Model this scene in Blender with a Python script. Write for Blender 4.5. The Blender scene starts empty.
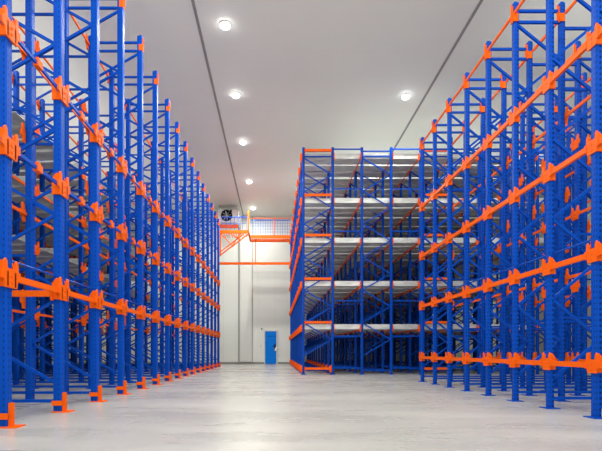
import bpy, bmesh, math, random
from mathutils import Vector, Matrix
random.seed(4)
S = bpy.context.scene
COL = S.collection
PI = math.pi

# ------------------------------------------------------------------ materials
def new_mat(name):
    m = bpy.data.materials.new(name); m.use_nodes = True
    return m, m.node_tree.nodes, m.node_tree.links, m.node_tree.nodes['Principled BSDF']

def paint(name, rgb, rough=0.42, var=0.12, holes=False, metal=0.0, spec=.10):
    m, N, L, b = new_mat(name)
    tc = N.new('ShaderNodeTexCoord')
    nz = N.new('ShaderNodeTexNoise'); nz.inputs['Scale'].default_value = 3.0
    nz.inputs['Detail'].default_value = 4
    L.new(tc.outputs['Object'], nz.inputs['Vector'])
    mix = N.new('ShaderNodeMix'); mix.data_type = 'RGBA'
    mix.inputs['A'].default_value = (*[c*(1-var) for c in rgb], 1)
    mix.inputs['B'].default_value = (*[min(1, c*(1+var)) for c in rgb], 1)
    L.new(nz.outputs['Fac'], mix.inputs['Factor'])
    out = mix.outputs['Result']
    if holes:
        sep = N.new('ShaderNodeSeparateXYZ'); L.new(tc.outputs['Object'], sep.inputs[0])
        def mth(op, a, bb=None):
            n = N.new('ShaderNodeMath'); n.operation = op
            for i, v in enumerate((a, bb)):
                if v is None: continue
                if isinstance(v, (int, float)): n.inputs[i].default_value = v
                else: L.new(v, n.inputs[i])
            return n.outputs[0]
        fz = mth('ABSOLUTE', mth('SUBTRACT', mth('FRACT', mth('DIVIDE', sep.outputs['Z'], 0.075)), 0.5))
        zin = mth('LESS_THAN', fz, 0.2)
        ya = mth('LESS_THAN', mth('ABSOLUTE', mth('SUBTRACT', mth('ABSOLUTE', sep.outputs['Y']), 0.026)), 0.006)
        xa = mth('LESS_THAN', mth('ABSOLUTE', mth('SUBTRACT', mth('ABSOLUTE', sep.outputs['X']), 0.024)), 0.005)
        h = mth('MULTIPLY', mth('MAXIMUM', ya, xa), zin)
        mh = N.new('ShaderNodeMix'); mh.data_type = 'RGBA'
        L.new(h, mh.inputs['Factor']); L.new(out, mh.inputs['A'])
        mh.inputs['B'].default_value = (rgb[0]*.25, rgb[1]*.25, rgb[2]*.25+.004, 1)
        out = mh.outputs['Result']
    L.new(out, b.inputs['Base Color'])
    b.inputs['Roughness'].default_value = rough
    b.inputs['Metallic'].default_value = metal
    b.inputs['Specular IOR Level'].default_value = spec
    return m

BLUE = (0.0, 0.066, 0.46)
M = {}
M['blue_up'] = paint('blue_perforated_paint', BLUE, holes=True)
M['blue'] = paint('blue_paint', BLUE)
M['navy'] = paint('dark_blue_paint', (0.003, 0.045, 0.30))
M['orange'] = paint('orange_paint', (0.95, 0.125, 0.004), rough=.42)
M['door_blue'] = paint('door_blue_paint', (0.0, 0.22, 0.85), rough=.4, var=.04)
M['steel'] = paint('zinc_steel', (0.55, 0.55, 0.52), rough=.3, metal=.7)
M['black'] = paint('black_plastic', (0.006, 0.006, 0.008), rough=.5)
M['white'] = paint('white_enamel', (0.74, 0.74, 0.72), rough=.4, var=.03)
M['meshblue'] = paint('pale_blue_wire', (0.10, 0.22, 0.58), rough=.4)

# galvanised sheet with mottled spangle
def galv():
    m, N, L, b = new_mat('galvanised_sheet')
    tc = N.new('ShaderNodeTexCoord')
    mp = N.new('ShaderNodeMapping'); mp.inputs['Scale'].default_value = (1.2, 3, 6)
    L.new(tc.outputs['Object'], mp.inputs[0])
    nz = N.new('ShaderNodeTexNoise'); nz.inputs['Scale'].default_value = 1.6; nz.inputs['Detail'].default_value = 6
    L.new(mp.outputs[0], nz.inputs['Vector'])
    cr = N.new('ShaderNodeValToRGB')
    cr.color_ramp.elements[0].position = .3; cr.color_ramp.elements[0].color = (.50, .51, .49, 1)
    cr.color_ramp.elements[1].position = .7; cr.color_ramp.elements[1].color = (.82, .82, .78, 1)
    L.new(nz.outputs['Fac'], cr.inputs[0]); L.new(cr.outputs[0], b.inputs['Base Color'])
    b.inputs['Metallic'].default_value = .35; b.inputs['Roughness'].default_value = .42
    return m
M['galv'] = galv()

def concrete():
    m, N, L, b = new_mat('polished_concrete')
    tc = N.new('ShaderNodeTexCoord')
    n1 = N.new('ShaderNodeTexNoise'); n1.inputs['Scale'].default_value = .55; n1.inputs['Detail'].default_value = 8
    n1.inputs['Roughness'].default_value = .62
    n2 = N.new('ShaderNodeTexNoise'); n2.inputs['Scale'].default_value = 14; n2.inputs['Detail'].default_value = 5
    mp = N.new('ShaderNodeMapping'); mp.inputs['Scale'].default_value = (.5, 1.6, 1)
    L.new(tc.outputs['Object'], mp.inputs[0]); L.new(mp.outputs[0], n1.inputs['Vector'])
    L.new(tc.outputs['Object'], n2.inputs['Vector'])
    add = N.new('ShaderNodeMath'); add.operation = 'MULTIPLY_ADD'; add.inputs[1].default_value = .25
    L.new(n2.outputs['Fac'], add.inputs[0]); L.new(n1.outputs['Fac'], add.inputs[2])
    cr = N.new('ShaderNodeValToRGB')
    cr.color_ramp.elements[0].position = .42; cr.color_ramp.elements[0].color = (.38, .365, .34, 1)
    cr.color_ramp.elements[1].position = .80; cr.color_ramp.elements[1].color = (.52, .50, .465, 1)
    L.new(add.outputs[0], cr.inputs[0])
    sep = N.new('ShaderNodeSeparateXYZ'); L.new(tc.outputs['Object'], sep.inputs[0])
    col = cr.outputs[0]
    for xj in (4.52, 4.86, -7.4, 11.5):
        a = N.new('ShaderNodeMath'); a.operation = 'SUBTRACT'; a.inputs[1].default_value = xj; L.new(sep.outputs['X'], a.inputs[0])
        c = N.new('ShaderNodeMath'); c.operation = 'ABSOLUTE'; L.new(a.outputs[0], c.inputs[0])
        d = N.new('ShaderNodeMath'); d.operation = 'LESS_THAN'; d.inputs[1].default_value = .008; L.new(c.outputs[0], d.inputs[0])
        mx = N.new('ShaderNodeMix'); mx.data_type = 'RGBA'; mx.inputs['B'].default_value = (.14, .13, .12, 1)
        L.new(d.outputs[0], mx.inputs['Factor']); L.new(col, mx.inputs['A']); col = mx.outputs['Result']
    L.new(col, b.inputs['Base Color'])
    rr = N.new('ShaderNodeMapRange'); rr.inputs['To Min'].default_value = .20; rr.inputs['To Max'].default_value = .36
    L.new(n1.outputs['Fac'], rr.inputs['Value']); L.new(rr.outputs[0], b.inputs['Roughness'])
    b.inputs['Specular IOR Level'].default_value = .6
    bp = N.new('ShaderNodeBump'); bp.inputs['Strength'].default_value = .04; bp.inputs['Distance'].default_value = .01
    L.new(n2.outputs['Fac'], bp.inputs['Height']); L.new(bp.outputs[0], b.inputs['Normal'])
    return m
M['floor'] = concrete()

def panel(name, rgb, axis, period, rough=.5, seam=.82, gap=.006):
    m, N, L, b = new_mat(name)
    tc = N.new('ShaderNodeTexCoord'); sep = N.new('ShaderNodeSeparateXYZ'); L.new(tc.outputs['Object'], sep.inputs[0])
    d = N.new('ShaderNodeMath'); d.operation = 'DIVIDE'; d.inputs[1].default_value = period
    L.new(sep.outputs[axis], d.inputs[0])
    f = N.new('ShaderNodeMath'); f.operation = 'FRACT'; L.new(d.outputs[0], f.inputs[0])
    lt = N.new('ShaderNodeMath'); lt.operation = 'LESS_THAN'; lt.inputs[1].default_value = gap/period*2; L.new(f.outputs[0], lt.inputs[0])
    nz = N.new('ShaderNodeTexNoise'); nz.inputs['Scale'].default_value = .35; nz.inputs['Detail'].default_value = 3
    L.new(tc.outputs['Object'], nz.inputs['Vector'])
    mix = N.new('ShaderNodeMix'); mix.data_type = 'RGBA'
    mix.inputs['A'].default_value = (*[c*.95 for c in rgb], 1); mix.inputs['B'].default_value = (*[min(1, c*1.05) for c in rgb], 1)
    L.new(nz.outputs['Fac'], mix.inputs['Factor'])
    m2 = N.new('ShaderNodeMix'); m2.data_type = 'RGBA'; m2.inputs['B'].default_value = (*[c*seam for c in rgb], 1)
    L.new(lt.outputs[0], m2.inputs['Factor']); L.new(mix.outputs['Result'], m2.inputs['A'])
    L.new(m2.outputs['Result'], b.inputs['Base Color'])
    b.inputs['Roughness'].default_value = rough
    return m
M['wall'] = panel('insulated_wall_panel', (.84, .86, .80), 'X', 1.2)
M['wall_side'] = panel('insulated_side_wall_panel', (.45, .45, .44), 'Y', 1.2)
M['ceiling'] = panel('insulated_ceiling_panel', (.89, .92, .86), 'Y', 1.2, rough=.5, seam=.96)
M['seam'] = paint('grey_joint_profile', (.36, .355, .35), rough=.6)
M['base'] = paint('grey_plinth', (.30, .29, .27), rough=.6)

def emis(name, rgb, st):
    m, N, L, b = new_mat(name)
    b.inputs['Base Color'].default_value = (1, 1, 1, 1)
    b.inputs['Emission Color'].default_value = (*rgb, 1); b.inputs['Emission Strength'].default_value = st
    return m
M['lamp'] = emis('lamp_lens', (1, .98, .94), 14)

# ------------------------------------------------------------------ mesh units
class U:
    """a list of vertices and faces"""
    def __init__(s): s.v = []; s.f = []
    def add(s, v, f):
        n = len(s.v); s.v += [tuple(p) for p in v]; s.f += [tuple(i+n for i in q) for q in f]; return s
    def box(s, x0, x1, y0, y1, z0, z1):
        v = [(x, y, z) for x in (x0, x1) for y in (y0, y1) for z in (z0, z1)]
        return s.add(v, [(0,1,3,2),(4,6,7,5),(0,4,5,1),(2,3,7,6),(0,2,6,4),(1,5,7,3)])
    def prism(s, poly, axis, a, b):
        """poly: 2-D points; axis: extrusion axis 0/1/2"""
        n = len(poly)
        def p3(p, t):
            q = [p[0], p[1]]; q.insert(axis, t); return tuple(q)
        v = [p3(p, a) for p in poly] + [p3(p, b) for p in poly]
        f = [tuple(range(n)), tuple(range(2*n-1, n-1, -1))] + [(i, i+n, (i+1) % n+n, (i+1) % n) for i in range(n)]
        return s.add(v, f)
    def bar(s, p, q, w, h=None, up=(0, 0, 1), n=4):
        p = Vector(p); q = Vector(q); d = (q-p).normalized(); h = h or w
        u = Vector(up)
        if abs(d.dot(u)) > .99: u = Vector((0, 1, 0))
        a = d.cross(u).normalized(); c = a.cross(d).normalized()
        if n == 4: off = [a*sx*w/2 + c*sz*h/2 for sx, sz in ((-1,-1),(1,-1),(1,1),(-1,1))]
        else: off = [a*math.cos(t*2*PI/n)*w/2 + c*math.sin(t*2*PI/n)*h/2 for t in range(n)]
        v = [p+o for o in off] + [q+o for o in off]
        return s.add(v, [tuple(range(n)), tuple(range(2*n-1, n-1, -1))] + [(i, i+n, (i+1) % n+n, (i+1) % n) for i in range(n)])
    def disc(s, c, r, axis, t0, t1, n=24, r2=None):
        r2 = r if r2 is None else r2
        o = [i for i in range(3) if i != axis]
        v = []
        for rr, t in ((r, t0), (r2, t1)):
            for k in range(n):
                p = [0, 0, 0]; p[axis] = c[axis]+t
                p[o[0]] = c[o[0]]+rr*math.cos(2*PI*k/n); p[o[1]] = c[o[1]]+rr*math.sin(2*PI*k/n); v.append(tuple(p))
        return s.add(v, [tuple(range(n)), tuple(range(2*n-1, n-1, -1))] + [(i, i+n, (i+1) % n+n, (i+1) % n) for i in range(n)])
    def ring(s, c, r, rin, axis, t0, t1, n=28):
        o = [i for i in range(3) if i != axis]; v = []
        for rr, t in ((r, t0), (r, t1), (rin, t1), (rin, t0)):
            for k in range(n):
                p = [0, 0, 0]; p[axis] = c[axis]+t
                p[o[0]] = c[o[0]]+rr*math.cos(2*PI*k/n); p[o[1]] = c[o[1]]+rr*math.sin(2*PI*k/n); v.append(tuple(p))
        f = []
        for j in range(4):
            for i in range(n):
                f.append((j*n+i, j*n+(i+1) % n, ((j+1) % 4)*n+(i+1) % n, ((j+1) % 4)*n+i))
        return s.add(v, f)
    def merged(s, other, loc):
        return s.add([(p[0]+loc[0], p[1]+loc[1], p[2]+loc[2]) for p in other.v], other.f)
    def mesh(s, name, mat, bevel=0):
        me = bpy.data.meshes.new(name); me.from_pydata(s.v, [], s.f)
        bm = bmesh.new(); bm.from_mesh(me)
        bmesh.ops.recalc_face_normals(bm, faces=bm.faces)
        if bevel: bmesh.ops.bevel(bm, geom=[e for e in bm.edges if e.calc_face_angle(0) > .5], offset=bevel, segments=1, affect='EDGES')
        bm.to_mesh(me); bm.free()
        me.materials.append(M[mat]); me.update()
        return me

def link(name, me, loc=(0, 0, 0), parent=None):
    o = bpy.data.objects.new(name, me); COL.objects.link(o); o.location = loc
    if parent: o.parent = parent
    return o
def build(name, u, mat, parent=None, loc=(0, 0, 0), bevel=0):
    return link(name, u.mesh(name, mat, bevel), loc, parent)
def thing(name, loc, label, cat, group=None):
    o = bpy.data.objects.new(name, None); COL.objects.link(o); o.location = loc; o.empty_display_size = .2
    o['label'] = label; o['category'] = cat
    if group: o['group'] = group
    return o
def struct(name, u, mat, label=None, cat=None, bevel=0, loc=(0, 0, 0)):
    o = build(name, u, mat, bevel=bevel, loc=loc); o['kind'] = 'structure'
    if label: o['label'] = label
    if cat: o['category'] = cat
    return o

# ------------------------------------------------------------------ camera
CAM_H = .9; F = 460.0; VX, VY = 275.0, 351.0
cam = bpy.data.cameras.new('camera'); cam.sensor_width = 36; cam.lens = F/602*36
cam.shift_x = (301-VX)/602; cam.shift_y = (VY-225.5)/602
cam.clip_start = .05; cam.clip_end = 200
co = bpy.data.objects.new('camera', cam); COL.objects.link(co)
co.location = (0, 0, CAM_H); co.rotation_euler = (PI/2, 0, 0); S.camera = co
def proj(x, y, z): return VX+x*F/y, VY-(z-CAM_H)*F/y
def in_view(x, y, z0, z1, m=6):
    if y < .5: return False
    a, b0 = proj(x, y, z0); _, b1 = proj(x, y, z1)
    return -m < a < 602+m and b1 < 451+m and b0 > -m

# ------------------------------------------------------------------ room shell
X0, X1, Y0, Y1, H = -14.0, 16.5, -4.0, 32.1, 10.28
struct('floor', U().box(X0, X1, Y0, Y1+.2, -.2, 0), 'floor', 'pale polished concrete warehouse floor with soft reflections', 'floor')
struct('ceiling', U().box(X0, X1, Y0, Y1+.2, H, H+.2), 'ceiling', 'flat grey insulated panel ceiling with two long dark joints', 'ceiling')
struct('wall_back', U().box(X0, X1, Y1, Y1+.2, 0, H), 'wall', 'light grey panelled end wall behind the racks', 'wall')
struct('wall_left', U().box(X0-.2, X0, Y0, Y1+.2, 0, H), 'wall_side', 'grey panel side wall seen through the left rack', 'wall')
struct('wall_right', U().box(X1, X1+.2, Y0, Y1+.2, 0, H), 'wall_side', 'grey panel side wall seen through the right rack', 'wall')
# pilaster, shadow gap, plinth
sx = F/Y1
def wx(px): return (px-VX)/sx
def wz(py): return CAM_H+(VY-py)/sx
struct('trim_1', U().box(wx(240.2), wx(251.5), Y1-.09, Y1-.002, .16, H-.01), 'wall', 'raised pale wall panel strip left of the blue door', 'wall panel', .01)
struct('trim_2', U().box(wx(238.2), wx(239.6), Y1-.04, Y1-.002, .16, H-.01), 'seam', 'narrow grey vertical joint beside the raised wall strip', 'wall trim', .01)
struct('trim_3', U().box(wx(252.2), wx(252.8), Y1-.03, Y1-.002, .16, H-.01), 'seam')
dx0, dx1, dz = wx(265.2), wx(276.4), wz(331.3)
bb = U(); bb.box(X0+.01, dx0-.09, Y1-.05, Y1-.002, .001, .13); struct('baseboard_back', bb, 'base', bevel=.01)
bb = U(); bb.box(dx1+.09, X1-.01, Y1-.05, Y1-.002, .001, .13); struct('baseboard_back_right', bb, 'base', bevel=.01)
for i, x in enumerate((-2.2, 5.52)):
    u = U(); u.box(x-.025, x+.025, Y0+.01, Y1-.01, H-.012, H-.001); u.box(x-.04, x-.025, Y0+.01, Y1-.01, H-.02, H-.001); u.box(x+.025, x+.04, Y0+.01, Y1-.01, H-.02, H-.001)
    struct('trim_%d' % (4+i), u, 'seam', ['long dark ceiling joint above the left aisle side', 'long dark ceiling joint above the right rack'][i], 'ceiling trim')
# door
d = struct('door_1', U().box(dx0, dx1, Y1-.08, Y1-.025, .015, dz), 'door_blue', 'plain blue steel door in the pale end wall', 'door', bevel=.006)
fr = U(); fr.box(dx0-.08, dx0, Y1-.1, Y1-.002, 0.001, dz+.08); fr.box(dx1, dx1+.08, Y1-.1, Y1-.002, .001, dz+.08); fr.box(dx0, dx1, Y1-.1, Y1-.002, dz, dz+.08)
build('door_frame', fr, 'white', d, bevel=.006)
hd = U(); hd.box(dx1-.16, dx1-.06, Y1-.1, Y1-.08, .98, 1.36); hd.bar((dx1-.10, Y1-.14, 1.24), (dx1-.28, Y1-.14, 1.24), .035, n=8); hd.bar((dx1-.10, Y1-.14, 1.24), (dx1-.10, Y1-.08, 1.24), .03, n=8)
build('door_handle', hd, 'black', d)
hp = U(); hp.box(dx1-.12, dx1+.05, Y1-.125, Y1-.1, .9, 1.12); hp.box(dx1-.05, dx1+.1, Y1-.13, Y1-.1, 1.05, 1.2)
build('lock_plate', hp, 'steel', d, bevel=.005)
u = U(); u.box(dx0+.1, dx1-.1, Y1-.086, Y1-.08, dz-.36, dz-.33); build('panel_seam', u, 'navy', d)
t = build('wall_switch', U().box(wx(260), wx(261.6), Y1-.04, Y1-.002, 1.15, 1.33).box(wx(260.4), wx(261.2), Y1-.05, Y1-.04, 1.19, 1.29), 'white', bevel=.004)
t['label'] = 'small white switch box on the wall left of the blue door'; t['category'] = 'switch'
t = build('door_sensor', U().box(wx(261.2), wx(262.4), Y1-.06, Y1, wz(329.6), wz(328.2)).box(wx(261.5), wx(262.1), Y1-.08, Y1-.06, wz(329.4), wz(328.5)), 'black', bevel=.004)
t['label'] = 'tiny dark sensor on the wall above and left of the blue door'; t['category'] = 'sensor'

# ------------------------------------------------------------------ ceiling lights
def light(x, y, label, visible=True, power=170):
    t = thing('ceiling_light', (x, y, H), label, 'light', 'round downlights on the ceiling')
    build('trim_ring', U().ring((0, 0, 0), .155, .13, 2, -.03, -.001), 'white', t)
    u = U(); u.disc((0, 0, 0), .128, 2, -.03, -.08, 24); u.disc((0, 0, 0), .128, 2, -.08, -.12, 24, .07)
    build('lens', u, 'lamp', t)
    ld = bpy.data.lights.new('lamp', 'AREA'); ld.shape = 'DISK'; ld.size = .28; ld.energy = power; ld.color = (.985, 1, .93)
    lo = bpy.data.objects.new('lamp', ld); COL.objects.link(lo); lo.location = (0, 0, -.2); lo.parent = t
    return t
for y, lb in ((13.2, 'nearest round ceiling light above the aisle, highest in view'), (16.8, 'second round ceiling light along the aisle'),
              (20.6, 'third round ceiling light along the aisle'), (25.4, 'fourth round ceiling light along the aisle, before the last one'), (30.1, 'farthest round ceiling light above the walkway bridge')):
    light(-1.43, y, lb, power=110 if y > 29 else (390 if y > 25 else 200))
light(4.8, 16.9, 'lone round ceiling light above the front of the middle rack')
for (x, y) in ((-1.43, 1.5), (-1.43, 5.3), (-1.43, 9.3), (4.8, 1.5), (4.8, 9.0), (3.0, 5.0), (-8, 3), (-8, 11), (-8, 19), (-8, 27), (10.5, 3), (11.5, 9), (10.5, 16.9), (4.8, 24.8), (10.5, 24.8)):
    ld = bpy.data.lights.new('hall_lamp', 'AREA'); ld.shape = 'DISK'; ld.size = .9; ld.energy = 175; ld.color = (.985, 1, .93)
    lo = bpy.data.objects.new('hall_lamp', ld); COL.objects.link(lo); lo.location = (x, y, H-.15)

# added fill lights above the racks, no real fixtures, to brighten the ceiling
for (x, y, sx_, sy_, e) in ((-8.5, 14, 4, 22, 130), (9.5, 8, 5, 12, 70), (7.5, 25, 9, 12, 80)):
    ld = bpy.data.lights.new('rack_uplight', 'AREA'); ld.shape = 'RECTANGLE'; ld.size = sx_; ld.size_y = sy_; ld.energy = e; ld.color = (.985, 1, .93)
    lo = bpy.data.objects.new('rack_uplight', ld); COL.objects.link(lo); lo.location = (x, y, 8.95); lo.rotation_euler = (PI, 0, 0)
ld = bpy.data.lights.new('rear_uplight', 'AREA'); ld.shape = 'RECTANGLE'; ld.size = 8; ld.size_y = 2; ld.energy = 620; ld.color = (.985, 1, .93)  # unseen fill added behind the camera to lift the ceiling tone
lo = bpy.data.objects.new('rear_uplight', ld); COL.objects.link(lo); lo.location = (0, -3, 4.5); lo.rotation_euler = (math.radians(125), 0, 0)

# ------------------------------------------------------------------ racks
def upright_unit(h):
    # open-backed perforated post: omega section with chamfered front corners
    u = U()
    w, d_, t = .058, .05, .012
    g = .022                       # the rear flange is set in behind a step
    prof = [(-d_, -w+.012), (-d_+.012, -w), (.014, -w), (.014, -w+g), (.062, -w+g), (.062, -w+g+.02), (.05, -w+g+.02), (.05, -w+g+t), (-d_+t, -w+g+t),
            (-d_+t, w-g-t), (.05, w-g-t), (.05, w-g-.02), (.062, w-g-.02), (.062, w-g), (.014, w-g), (.014, w), (-d_+.012, w), (-d_, w-.012)]
    return prof
def mk_upright(h, side, sc=1):
    u = U(); prof = upright_unit(h)
    prof = [(x*side*sc, y*sc) for x, y in prof]
    u.prism(prof, 2, .012, h)
    return u
def mk_connector(side, slim=False, sc=1, out=.085):
    # side=+1: the plate sits on the -x face (aisle on the left); horns either side of the post
    s = -side
    poly = [(-.17,-.035),(-.17,.05),(-.135,.055),(-.13,.15),(-.105,.175),(-.08,.15),(-.07,.075),(.07,.075),(.08,.15),(.105,.175),(.13,.15),(.135,.055),(.17,.05),(.17,-.035),(.12,-.055),(.105,-.13),(-.105,-.13),(-.12,-.055)]
    u = U(); x = s*.053
    u.prism(poly, 0, min(x, x+s*.022), max(x, x+s*.022))
    for y in (-1, 1):
        sp = [(-.06,-.12),(.075*1,-.12),(.075,.04),(.04,.15),(.0,.165),(-.06,.09)]
        if slim: sp = [(.055,-.12),(out,-.12),(out,.04),(out-.015,.15),(.055,.15)]
        sp = [(p[0]*s, p[1]) for p in sp]
        u.prism(sp, 1, y*.072-.012, y*.072+.012)
    u.disc((x+s*.022, 0, .0), .014, 0, 0, s*.012, 6); u.disc((x+s*.022, 0, -.07), .014, 0, 0, s*.012, 6)
    u.v = [(a*sc, b*sc, c*max(sc, .9)) for a, b, c in u.v]
    return u

class Rack:
    LIM = {'upright': 100, 'foot_plate': 100, 'beam_connector': 100, 'front_beam': 100, 'beam': 100, 'diagonal_brace': 100,
           'horizontal_brace': 100, 'pallet_rail': 100}
    def __init__(s, root): s.root = root; s.items = {}; s.n = 0; s.o = root.location
    def add(s, kind, key, unit, mat, loc, score, view, pk=None, pid=None, wmat=None):
        s.items.setdefault(kind, []).append(dict(key=key, unit=unit, mat=mat, loc=Vector(loc), score=score if view else score+1000, pk=pk, id=pid))
    def flush(s, order):
        made = {}; cache = {}
        for kind in order:
            its = sorted(s.items.get(kind, []), key=lambda i: i['score'])
            rest = {}; n = 0
            for it in its:
                par = s.root; off = Vector(s.o)
                ok = n < s.LIM.get(kind, 100) and it['score'] < 1000
                if it['pk'] is not None:
                    if it['pk'] in made: par = made[it['pk']]; off = Vector(s.o)+par.location
                    else: ok = False
                if ok:
                    ck = (kind, it['key'], it['mat'])
                    if ck not in cache: cache[ck] = it['unit'].mesh(kind, it['mat'])
                    o = link(kind, cache[ck], it['loc']-off, par); n += 1
                    if it['id'] is not None: made[it['id']] = o
                else:
                    mt = {'blue_up': 'blue'}.get(it['mat'], it['mat'])
                    rest.setdefault(mt, U()).merged(it['unit'], it['loc']-s.o)
            for mt, u in rest.items():
                o = build(kind, u, mt, s.root); o['kind'] = 'stuff'

def make_rack(root, x0, side, y0, pitch, ks, nrows, h, levels, cfg):
    """side=+1: rows march to +x; the aisle face is the -x face of row 0"""
    R = Rack(root)
    PS = cfg.get('post', 1)
    up = mk_upright(h, side, PS); con = mk_connector(side, sc=PS)
    con_i = mk_connector(side, True, PS); con_j = mk_connector(-side, True, PS)
    if cfg.get('slim'): con = mk_connector(side, True, PS, .15)
    foot = U().box(-.10, .10, -.12, .12, .001, .012)
    foot.disc((.08, .09, .012), .012, 2, 0, .02, 6); foot.disc((-.08, -.09, .012), .012, 2, 0, .02, 6)
    guard = U()
    a = -side
    guard.box(min(a*.056, a*.125), max(a*.056, a*.125), -.03, -.018, .013, .285)
    guard.box(min(a*.056, a*.068), max(a*.056, a*.068), -.018, .07, .013, .285)
    guard.box(-.075, .075, -.085, -.066, .10, .17); guard.box(min(a*-.07, a*.19), max(a*-.07, a*.19), -.11, .11, .001, .014)
    cap = U(); q = -side; cap.box(*sorted((q*.052, q*.066)), -.035, .035, -.16, .13); cap.box(*sorted((q*.066, q*.08)), -.012, .012, -.12, .17); cap.box(*sorted((q*-.02, q*.066)), -.07, -.058, -.16, -.02)
    bays = cfg.get('bays', (1.12, 1.12))
    rx = [0.0]
    for i in range(nrows): rx.append(rx[-1]+bays[i % 2])
    beam = U(); bh = .045 if cfg.get('slim') else .038; beam.box(-.022, .022, .06, pitch-.06, -bh, bh); beam.box(-.03, .03, .1, .13, -.05, .05); beam.box(-.03, .03, pitch-.13, pitch-.1, -.05, .05)
    beam_s = U(); beam_s.box(-.014, .014, .06, pitch-.06, -.026, .026)
    beam_t = U(); beam_t.box(-.015, .015, .06, pitch-.06, -.024, .024)
    tie = U(); tie.bar((0, 0, 0), (0, pitch, 0), .028, n=6)
    clip = U(); clip.box(-.035, .035, pitch/2-.06, pitch/2+.06, -.045, .05); clip.box(-.02, .02, pitch/2-.03, pitch/2+.03, .05, .085)
    run = (bays[0]-.07)*side
    hb = U(); hb.box(min(side*.03, run+side*.04), max(side*.03, run+side*.04), -.02, .02, -.022, .022)
    sb = U(); sb.box(*sorted((side*.03, side*(bays[1]-.03))), -.02, .02, -.022, .022)
    ob = U(); ob.box(min(side*.05, run+side*.02), max(side*.05, run+side*.02), -.05, .0, -.045, .045); ob.box(*sorted((side*.05, side*.075)), -.062, .0, -.10, .07); ob.box(*sorted((run, run+side*.02)), -.062, .0, -.10, .07)
    step = .63
    dn = U(); dn.bar((side*.04, -.025, 0), (run+side*.03, -.025, -step+.02), .036, .042)
    du = U(); du.bar((side*.04, .025, -step+.02), (run+side*.03, .025, 0), .036, .042)
    rl = cfg.get('rails')
    for r in range(nrows):
        X = x0+side*rx[r]
        for k in ks:
            Y = y0+pitch*k
            if Y > .5 and abs(X/Y) > .95: continue
            vis = in_view(X, Y, 0, h)
            uid = ('u', r, k); sc = Y+1.5*r
            R.add('upright', 0, up, 'blue_up', (X, Y, 0), sc, vis, pid=uid)
            if cfg.get('guard') and r == 0:
                R.add('foot_guard', 0, guard, 'orange', (X, Y, 0), sc, vis, pk=uid)
            else:
                R.add('foot_plate', 0, foot, 'blue', (X, Y, 0), sc, vis, pk=uid)
            for li, L in enumerate(levels):
                if r > 5 and (li+k) % 2: continue
                v2 = in_view(X, Y, L-.1, L+.1)
                if cfg.get('bare_top') and li == len(levels)-1 and r == 0:
                    R.add('beam_connector', 'cap', cap, 'orange', (X, Y, L), sc, v2 and vis, pk=uid); continue
                if cfg.get('skip0') == li and r == 0: continue
                if cfg.get('top_caps') and li == len(levels)-1: R.add('beam_connector', 'cap', cap, 'orange', (X, Y, L), sc+r, v2 and vis, pk=uid)
                else: R.add('beam_connector', (r % 2)+(2 if r > 1 else 0), con if r == 0 else (con_i if r % 2 == 0 else con_j), 'orange', (X, Y, L), sc+r, v2 and vis, pk=uid)
                if k == ks[-1]: continue
                if cfg.get('bare_top') and li == len(levels)-1 and r == 0: continue
                vb = in_view(X, Y+pitch/2, L, L) or v2 or in_view(X, Y+pitch, L, L)
                xs = -side*.04 if r % 2 == 0 else side*.04
                blue = r == 0 and li in cfg.get('blue_levels', ())
                thin = li == len(levels)-1
                if blue:
                    R.add('beam', 'b', beam_t, 'blue', (X+xs, Y, L), sc, vb)
                    R.add('beam_clip', 0, clip, 'orange', (X+xs, Y, L), sc, vb)
                else:
                    if r > 0 and not thin and not cfg.get('slim') and (li+r) % 2: continue
                    inner = r > 0 and not cfg.get('slim') and not thin
                    R.add('beam', 's' if inner else 't' if thin else 'o', beam_s if inner else beam_t if thin else beam, 'orange', (X+xs, Y, L-.01), sc+r*.8, vb)
            if k != ks[-1] and r == 0:
                for zt in cfg.get('ties', ()):
                    R.add('tie_rod', 0, tie, 'blue', (X+side*.02, Y, zt), sc, in_view(X, Y+pitch/2, zt, zt))
            if cfg.get('floor_beam') and r <= 1 and k != ks[-1]:
                R.add('floor_beam', 0, beam, 'orange', (X-side*.04, Y, .2), sc, in_view(X, Y, .2, .2))
                R.add('beam_connector', 5+r, con, 'orange', (X, Y, .2), sc+r, vis, pk=uid)
            # bay to the next row
            if r == nrows-1: continue
            frame = r % 2 == 0
            if frame:
                zt = h-.42; j = 0
                for zz in (.16, h-.14, h-.34):
                    R.add('horizontal_brace', 0, hb, 'blue', (X, Y, zz), sc, vis and in_view(X+side*.5, Y, zz, zz, 20))
                while zt-step > .12:
                    R.add('diagonal_brace', j % 2, dn if j % 2 == 0 else du, 'blue', (X, Y, zt), sc+.02*abs(zt-1.5), in_view(X+side*.5, Y, zt-step, zt, 10))
                    zt -= step; j += 1
            else:
                for zz in cfg.get('spacers', ()):
                    if zz > h: continue
                    R.add('horizontal_brace', 1, sb, 'blue', (X, Y, zz), sc, vis and in_view(X+side*.5, Y, zz, zz, 20))
            if r in cfg.get('xbeam_rows', ()) and k in cfg.get('xbeam_ks', ()):
                for L in cfg['xbeam_levels']:
                    R.add('end_beam', 0, ob, 'orange', (X, Y-.06, L), sc, True)
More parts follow.
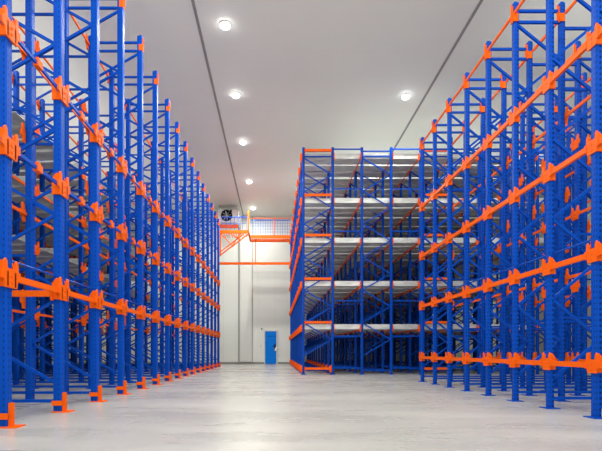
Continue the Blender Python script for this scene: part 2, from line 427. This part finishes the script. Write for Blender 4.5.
    # galvanised pallet rails, each one bay long per run
    if rl:
        r0, r1, lv, seg = rl
        prof = lambda s: [(s*.075, .0), (s*.075, .19), (s*.11, .19), (s*.11, .012), (s*.6, .012), (s*.6, .045), (s*.612, .045), (s*.612, .0)]
        for (a, b) in seg:
            xa = x0+side*(rx[a]+.06); xb = x0+side*(rx[b]-.06)
            if a != r0: xa = x0+side*(rx[a]-.06)+side*.001
            u1 = U().prism(prof(1), 0, min(0, xb-xa), max(0, xb-xa)); u2 = U().prism([(p[0], p[1]) for p in prof(-1)], 0, min(0, xb-xa), max(0, xb-xa))
            for k in ks[:-1]:
                Y = y0+pitch*k
                if Y < 2: continue
                for L in lv:
                    for q, (uu, yy) in enumerate(((u1, Y), (u2, Y+pitch))):
                        R.add('pallet_rail', (a, q), uu, 'galv', (xa, yy, L), Y+a*.4+q*.5, in_view((xa+xb)/2, yy, L, L, 60))
    R.flush(['upright', 'foot_plate', 'foot_guard', 'beam_connector', 'beam', 'beam_clip', 'tie_rod', 'floor_beam', 'diagonal_brace', 'horizontal_brace', 'end_beam', 'pallet_rail'])
    return R

G = 'tall blue and orange pallet racks'
# left block
XL = -3.2
tl = thing('pallet_rack', (XL, 5.45, 0), 'long blue pallet rack along the left side of the aisle with orange feet', 'rack', G)
make_rack(tl, XL, -1, 5.45, 1.372, list(range(-1, 16)), 8, 8.37, [1.79, 3.33, 4.72, 6.15, 8.17],
          dict(guard=True, post=1.1, skip0=3, bays=(1.16, 1.4), blue_levels=(1, 2), bare_top=True, ties=(2.0,), spacers=(.16, 2.6, 5.2, 7.9), xbeam_rows=(0,), xbeam_ks=(0, 1), xbeam_levels=(1.74,),
               rails=(2, 7, [3.44, 4.83, 6.26], [(2, 5), (5, 7)])))
# right block
XR = 4.32
tr = thing('pallet_rack', (XR, 6.19, 0), 'blue pallet rack in the right foreground with plain blue feet', 'rack', G)
make_rack(tr, XR, 1, 6.19, 1.042, list(range(-1, 8)), 10, 7.15, [.72, 2.21, 3.67, 5.1, 6.95],
          dict(post=.82, top_caps=True, bays=(.83, .98), ties=(2.42,), spacers=(.16, 1.5, 3.0, 5.6, 6.7), blue_levels=()))
# middle block
XM = 1.079
tm = thing('pallet_rack', (XM, 17.6, 0), 'middle pallet rack with galvanised sheet rails, beyond the right rack', 'rack', G)
LM = [1.95, 3.61, 5.27, 6.80, 8.50]
make_rack(tm, XM, 1, 17.6, 1.372, list(range(0, 11)), 10, 8.68, [l-.2 for l in LM],
          dict(slim=True, post=.86, ties=(), spacers=(.25, 1.47, 2.82, 5.48, 7.1, 8.62), floor_beam=True, xbeam_rows=(0, 4), xbeam_ks=(0,), xbeam_levels=[.23]+[l+.04 for l in LM],
               rails=(0, 9, [l-.21 for l in LM], [(0, 1), (1, 4), (4, 5), (5, 9)])))

# ------------------------------------------------------------------ walkway bridge at the aisle end
P = thing('access_walkway', (-1.5, 27.6, 7.7), 'orange steel walkway bridging the aisle end with blue mesh railing and truss bracket', 'walkway')
o = Vector(P.location)
def pb(name, u, mat, par=P, off=None):
    u.v = [(v[0]-o.x, v[1]-o.y, v[2]-o.z) for v in u.v]
    return build(name, u, mat, par)
yb = 27.6; xr = .93; xl = -1.52; ya = 26.45
pb('deck_beam', U().box(xl, xr, yb-.04, yb+.04, 7.66, 7.84), 'orange')
pb('deck_beam', U().box(xl, xr, yb+.9, yb+.98, 7.66, 7.84), 'orange')
pb('deck_beam', U().box(-3.2, xl-.01, ya-.04, ya+.04, 7.66, 7.84), 'orange')
pb('tie_beam', U().box(-3.35, xr, yb-.04, yb+.04, 6.08, 6.22), 'orange')
u = U()
n = 20
for i in range(n+1):
    x = xl+.04+(xr-xl-.08)*i/n
    u.box(x-.018, x+.018, yb+.05, yb+.89, 7.67, 7.71)
pb('grating', u, 'orange')
# end truss bracket
u = U(); zt, zb = 7.66, 6.42
A = (-3.14, ya, zt-.02); B = (-3.14, ya, zb); C = (-1.56, ya, zt-.06)
u.bar(B, C, .06, .09, up=(0, 1, 0)); pb('truss_chord', u, 'orange')
u = U().bar((-3.14, ya, zt), (-3.14, ya, zb-.08), .07); pb('truss_post', u, 'orange')
for p, q in (((-3.1, ya, zt-.03), (-2.46, ya, 6.95)), ((-2.46, ya, 6.95), (-2.0, ya, zt-.02)), ((-2.55, ya, zt-.02), (-2.02, ya, 7.30)), ((-3.12, ya, 6.62), (-1.8, ya, 7.62))):
    pb('truss_brace', U().bar(p, q, .05, .08, up=(0, 1, 0)), 'orange')
# deck between the two truss lines
u = U()
for i in range(12):
    x = -3.1+1.55*i/11; u.box(x-.015, x+.015, ya+.05, yb-.05, 7.68, 7.72)
pb('grating', u, 'orange')
# railings
def railing(x0_, x1_, y, z0_, z1_, nx, nz, mat, par=P):
    u = U()
    for i in range(nx+1):
        x = x0_+(x1_-x0_)*i/nx; u.bar((x, y, z0_), (x, y, z1_), .022, n=6)
    for j in range(nz):
        z = z0_+(z1_-z0_)*(j+1)/(nz+1); u.bar((x0_, y, z), (x1_, y, z), .022, n=6)
    m_ = pb('railing_mesh', u, mat, par)
    pb('top_rail', U().bar((x0_-.02, y, z1_), (x1_+.02, y, z1_), .05, n=8), 'blue')
railing(-3.05, -1.62, ya, 7.85, 8.6, 6, 1, 'blue')
railing(-1.45, xr-.03, yb, 7.86, 8.75, 16, 4, 'meshblue')
pb('railing_post', U().box(-1.57, -1.49, ya-.04, ya+.04, 7.66, 8.95), 'orange')
pb('railing_post', U().box(-.08, -.02, yb-.045, yb-.0, 7.85, 8.82), 'orange')
pb('top_rail', U().bar((-1.5, yb, 8.86), (xr, yb, 8.86), .035, n=6), 'orange')
pb('hanger_post', U().box(-1.2, -1.15, yb+.2, yb+.25, 6.22, 7.68), 'orange')
pb('side_beam', U().box(-1.56, -1.48, ya+.05, yb+.95, 7.66, 7.8), 'orange')

# ------------------------------------------------------------------ cooler unit
cx0, cx1, cy = -3.72, -2.36, 29.6
s_ = F/cy
cz1 = CAM_H+(VY-209.2)/s_; cz0 = CAM_H+(VY-222.6)/s_
cz1 = min(cz1, H-.06)
K = thing('air_cooler', ((cx0+cx1)/2, cy, cz0), 'white ceiling air cooler with one round black fan, behind the walkway railing', 'air cooler')
o = Vector(K.location)
fx = (226.6-VX)/s_; fz = CAM_H+(VY-215.6)/s_; fr_ = 5.2/s_
cs = U().box(cx0, cx1, cy+.03, cy+.85, cz0, cz1); pb('casing', cs, 'seam', K)
pb('front_panel', U().box(cx0+.03, -2.86, cy+.0, cy+.03, cz0+.03, cz1-.03), 'white', K, None)
pb('side_panel', U().box(-2.82, cx1-.03, cy+.0, cy+.03, cz0+.03, cz1-.03), 'white', K)
pb('hanger', U().box(cx0+.1, cx0+.16, cy+.2, cy+.26, cz1, H-.001).box(cx1-.16, cx1-.1, cy+.2, cy+.26, cz1, H-.001), 'steel', K)
pb('drip_tray', U().prism([(cx0, cz0-.07), (cx1, cz0-.07), (cx1+.03, cz0), (cx0-.03, cz0)], 1, cy, cy+.88), 'steel', K)
fan = pb('fan_shroud', U().ring((fx, cy, fz), fr_+.03, fr_-.01, 1, -.06, -.001), 'black', K)
pb('fan_back', U().disc((fx, cy, fz), fr_, 1, -.012, -.002, 28), 'black', K)
u = U()
for i in range(8):
    a = i*PI/4+.2
    d_ = Vector((math.cos(a), 0, math.sin(a))); t_ = Vector((-math.sin(a), 0, math.cos(a)))
    c = Vector((fx, cy-.02, fz))
    p = [c+d_*.06-t_*.012, c+d_*(fr_-.04)-t_*.02+Vector((0, -.01, 0)), c+d_*(fr_-.04)+t_*.03+Vector((0, .015, 0)), c+d_*.06+t_*.012]
    u.add(p+[q+Vector((0, .006, 0)) for q in p], [(0,1,2,3),(7,6,5,4),(0,4,5,1),(1,5,6,2),(2,6,7,3),(3,7,4,0)])
u.disc((fx, cy-.03, fz), .06, 1, 0, .03, 16)
pb('fan_blades', u, 'steel', K)
pb('control_box', U().box(-2.9, -2.78, cy-.03, cy+.03, cz1-.2, cz1-.04), 'black', K)
pb('pipe', U().bar((-2.25, cy+.4, cz1-.2), (-2.25, cy+.4, 8.3), .05, n=8).bar((cx1, cy+.4, cz1-.2), (-2.25, cy+.4, cz1-.2), .05, n=8), 'steel', K)
pb('tray_bracket', U().box(cx0, cx1-.02, cy+.1, cy+.16, cz0-.32, cz0-.1).box(cx0+.1, cx0+.15, cy+.1, cy+.16, cz0-.1, cz0-.05).box(cx1-.2, cx1-.15, cy+.1, cy+.16, cz0-.1, cz0-.05), 'orange', K)

# ------------------------------------------------------------------ world and colour
w = bpy.data.worlds.new('world'); S.world = w; w.use_nodes = True
w.node_tree.nodes['Background'].inputs[0].default_value = (1, .99, .97, 1)
w.node_tree.nodes['Background'].inputs[1].default_value = .8
S.view_settings.view_transform = 'Standard'; S.view_settings.look = 'None'
S.view_settings.exposure = 0; S.view_settings.gamma = 1
S.cycles.max_bounces = 6; S.cycles.diffuse_bounces = 4; S.cycles.glossy_bounces = 3
